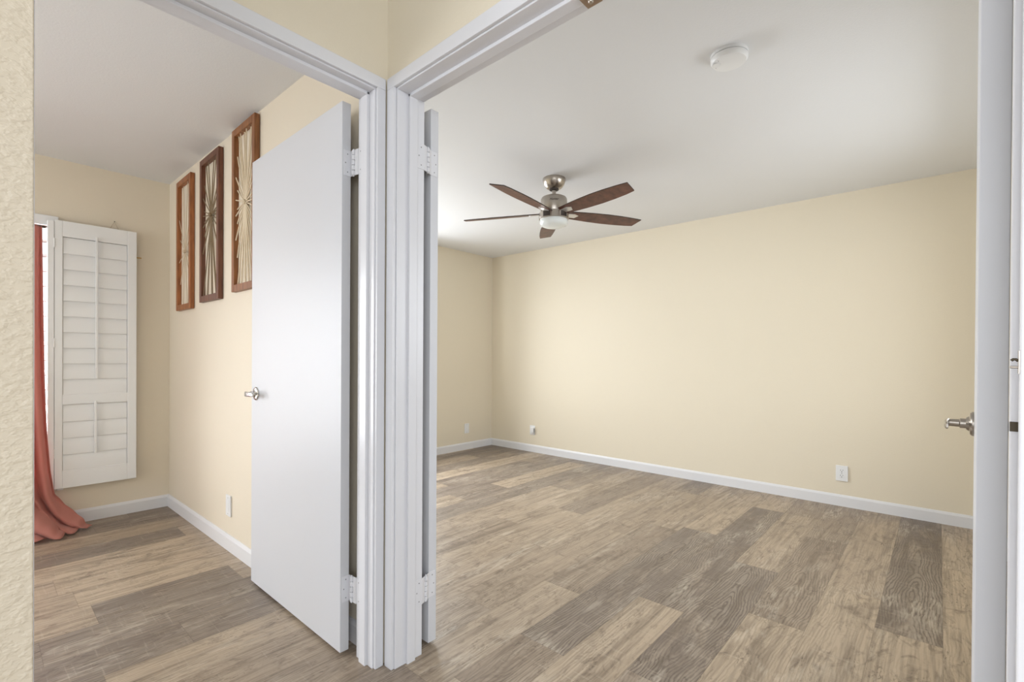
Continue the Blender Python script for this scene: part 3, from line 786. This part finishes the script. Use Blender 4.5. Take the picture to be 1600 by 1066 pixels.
# ------------------------------------------------------------------ left room window, its frame and louvers
win = thing('window_1', ((LWX0+LWX1)/2, YF, LWZ0), 'bright louvered window behind the coral curtain', 'window', kind='structure')
bm = bmesh.new()
box(bm, LWX0-0.05, LWX1+0.047, YF-0.022, YF, LWZ1-0.003, LWZ1+0.060, bev=0.003)
box(bm, LWX0-0.05, LWX0, YF-0.022, YF, LWZ0-0.05, LWZ1, bev=0.003)
box(bm, LWX1-0.004, LWX1+0.047, YF-0.022, YF, LWZ0-0.05, LWZ1, bev=0.003)
box(bm, LWX0-0.05, LWX1+0.047, YF-0.022, YF, LWZ0-0.055, LWZ0, bev=0.003)
link('window_frame', bm, M['shutter'], win)
bm = bmesh.new()
for k in range(18):
    z = LWZ0+0.03+k*0.094
    q = B(LWX0, LWX1-0.001, -0.045, 0.045, -0.003, 0.003)
    R_ = Matrix.Rotation(math.radians(18), 4, 'X')
    for v in q.verts: v.co = (R_ @ v.co) + Vector((0, YF+0.065, z))
    me_ = bpy.data.meshes.new('t'); q.to_mesh(me_); q.free(); bm.from_mesh(me_); bpy.data.meshes.remove(me_)
link('louvers', bm, M['louver'], win)
win2 = thing('window_2', ((RWX0+RWX1)/2, YF, RWZ0), 'white-framed window of the right-hand room, hidden behind the partition', 'window', kind='structure')
bm = bmesh.new()
for a in ((RWX0-0.05, RWX1+0.05, RWZ1, RWZ1+0.05), (RWX0-0.05, RWX1+0.05, RWZ0-0.05, RWZ0), (RWX0-0.05, RWX0, RWZ0, RWZ1), (RWX1, RWX1+0.05, RWZ0, RWZ1), ((RWX0+RWX1)/2-0.02, (RWX0+RWX1)/2+0.02, RWZ0, RWZ1)):
    box(bm, a[0], a[1], YF-0.015, YF, a[2], a[3], bev=0.003)
link('window_frame', bm, M['shutter'], win2)

# ------------------------------------------------------------------ folded-back plantation shutter
SX0, SX1, SZ0, SZ1 = 0.330, 0.744, 0.252, 1.957
SY0, SY1 = 4.160, 4.190
sh = thing('window_shutter', ((SX0+SX1)/2, SY1, SZ0), 'white louvered window shutter folded back against the beige wall', 'shutter')
bm = bmesh.new()
box(bm, SX0, SX0+0.038, SY0, SY1, SZ0, SZ1, bev=0.0025); box(bm, SX1-0.050, SX1, SY0, SY1, SZ0, SZ1, bev=0.0025)
for z0, z1 in ((1.858, SZ1), (0.786, 0.850), (SZ0, 0.362)):
    box(bm, SX0+0.0375, SX1-0.0495, SY0+0.0008, SY1, z0, z1, bev=0.0015)
link('panel_frame', bm, M['shutter'], sh)
bm = B(0.298, SX0-0.0015, SY0-0.002, YF-0.02, SZ0, LWZ1+0.022, bev=0.002)
link('hanging_strip', bm, M['shutter'], sh)
def louvers(z0, z1, n):
    hgt = (z1-z0)/n
    for k in range(n):
        a = z0+k*hgt
        # closed louver: lower edge forward, slim aerofoil section overlapping the one below
        pts = [(SY0+0.0046, a-0.004), (SY0+0.0034, a+0.001), (SY0+0.0066, a+hgt*0.5), (SY0+0.0118, a+hgt-0.002), (SY0+0.0130, a+hgt), (SY0+0.0125, a+hgt*0.5), (SY0+0.0088, a-0.003)]
        bm = prism(bmesh.new(), pts, 'x', SX0+0.040, SX1-0.052)
        link('louver', bm, M['shutter'], sh, smooth=40)
louvers(0.852, 1.856, 10); louvers(0.364, 0.784, 4)
for x, z0, z1 in ((0.532, 0.948, 1.882), (0.527, 0.458, 0.802)):
    link('tilt_bar', B(x-0.0065, x+0.0065, SY0-0.012, SY0-0.001, z0, z1, bev=0.003), M['shutter'], sh, smooth=40)
for z in (0.45, 1.15, 1.78):
    bm = bmesh.new(); lathe(bm, [(0, 0), (0.004, 0), (0.004, 0.06), (0, 0.06)], (SX0-0.001, SY0-0.001, z), seg=12)
    link('hinge', bm, M['shutter'], sh, smooth=40)
link('bracket', B(0.345, 0.375, SY1-0.002, YF-0.0005, SZ0-0.014, SZ0+0.004, bev=0.001), M['plastic'], sh)

# ------------------------------------------------------------------ small hanging behind the shutter
hg = thing('wall_hanging', (0.635, YF, 1.78), 'string and brass-tipped dowel of a hanging mostly hidden behind the shutter', 'wall hanging')
bm = bmesh.new(); tube(bm, [(0.480, YF-0.012, 1.790), (0.779, YF-0.012, 1.790)], 0.0045, 10)
link('dowel', bm, M['brass'], hg, smooth=50)
bm = bmesh.new(); tube(bm, [(0.531, YF-0.012, 1.793), (0.632, YF-0.004, 2.017), (0.733, YF-0.012, 1.793)], 0.0013, 6)
link('string', bm, M['string'], hg)
link('nail', lathe(bmesh.new(), [(0, 0.010), (0.0028, 0.0095), (0.0028, 0.008), (0.0012, 0.008), (0.0012, 0)], (0.632, YF, 2.018), (0, -1, 0), 10), M['nickel_dark'], hg, smooth=40)
link('cloth', B(0.50, 0.73, YF-0.014, YF-0.011, 1.30, 1.79), M['scroll'], hg)

# ------------------------------------------------------------------ curtain
def build_curtain():
    nu, nv = 70, 110; bm = bmesh.new(); grid = []
    def lerp(a, b_, t_): return a+(b_-a)*t_
    def curve(keys, t_):
        for (t0_, *a), (t1_, *b_) in zip(keys, keys[1:]):
            if t_ <= t1_:
                q = (t_-t0_)/(t1_-t0_); q = q*q*(3-2*q) if len(keys) > 99 else q
                return [lerp(x, y, q) for x, y in zip(a, b_)]
        return list(keys[-1][1:])
    # right and left borders as they fall (t, x, y, z)
    Rk = [(0, .280, 4.185, 1.905), (.25, .284, 4.178, 1.40), (.5, .290, 4.165, .95), (.65, .300, 4.15, .62), (.75, .315, 4.14, .38), (.82, .335, 4.13, .215), (.88, .378, 4.12, .115), (.94, .440, 4.10, .040), (1, .503, 4.062, .010)]
    Mk = [(0, .16, 4.185, 1.905), (.25, .16, 4.175, 1.40), (.5, .16, 4.15, .95), (.65, .165, 4.13, .62), (.75, .175, 4.11, .38), (.82, .195, 4.09, .215), (.88, .225, 4.06, .125), (.94, .275, 4.01, .055), (1, .345, 3.945, .010)]
    Lk = [(0, -.22, 4.185, 1.905), (.25, -.22, 4.175, 1.40), (.5, -.20, 4.15, .95), (.65, -.19, 4.12, .62), (.75, -.17, 4.09, .38), (.82, -.15, 4.06, .215), (.88, -.12, 4.03, .11), (.94, -.07, 3.99, .045), (1, .00, 3.93, .010)]
    for j in range(nv+1):
        v = j/nv; R_, M_, L_ = curve(Rk, v), curve(Mk, v), curve(Lk, v); row = []
        for i in range(nu+1):
            u = i/nu
            if u > .62: q = (u-.62)/.38; p = [lerp(a, b_, q) for a, b_ in zip(M_, R_)]
            else: q = u/.62; p = [lerp(a, b_, q) for a, b_ in zip(L_, M_)]
            amp = lerp(0.016, 0.032, min(1, v*1.3))
            ph = u*2*PI*6.5 + 0.6*math.sin(v*5)
            fold = math.sin(ph)*amp*(1 if v < .85 else lerp(1, .75, (v-.85)/.15))
            env = min(1, (1-u)*8+0.25)
            y = p[1] - abs(amp)*0.4 + fold*env
            if .45 < v: y += 0.045*math.exp(-((u-.74-.10*(1-v))/.045)**2)*min(1, (v-.45)/.2)*(1 if v < .9 else max(0, (1-v)/.1)) - 0.022*math.exp(-((u-.60)/.06)**2)*min(1, (v-.45)/.2)
            y = min(y, 4.196 if p[2] < 0.32 else 4.20)
            z = p[2]
            if v > .80:
                s_ = (v-.80)/.20
                z += max(0, math.sin(ph*0.5+1.3*s_))*0.050*math.sin(PI*min(1, s_))+0.016*max(0, math.sin(u*19+v*14))*math.sin(PI*min(1, s_))
                if v > .97: z = max(0.006, p[2]+0.010*max(0, math.sin(u*31)))
            row.append(bm.verts.new((p[0]+0.004*math.cos(ph), y, z)))
        grid.append(row)
    for j in range(nv):
        for i in range(nu): bm.faces.new((grid[j][i], grid[j][i+1], grid[j+1][i+1], grid[j+1][i]))
    o = link('curtain', bm, M['curtain'], smooth=180, origin=(0.1, 4.12, 0))
    o.modifiers.new('thickness', 'SOLIDIFY').thickness = 0.0022
    return o
cu = thing('curtain', (0.05, 4.15, 0), 'long coral curtain beside the shutter, its hem pooled on the floor', 'curtain')
panel = build_curtain(); panel.name = 'fabric_panel'; panel.parent = cu; panel.location = Vector((0.1, 4.12, 0))-cu.location
bm = bmesh.new(); tube(bm, [(-1.25, YF-0.030, 1.905), (0.292, YF-0.030, 1.905)], 0.007, 12)
link('rod', bm, M['nickel_dark'], cu, smooth=50)
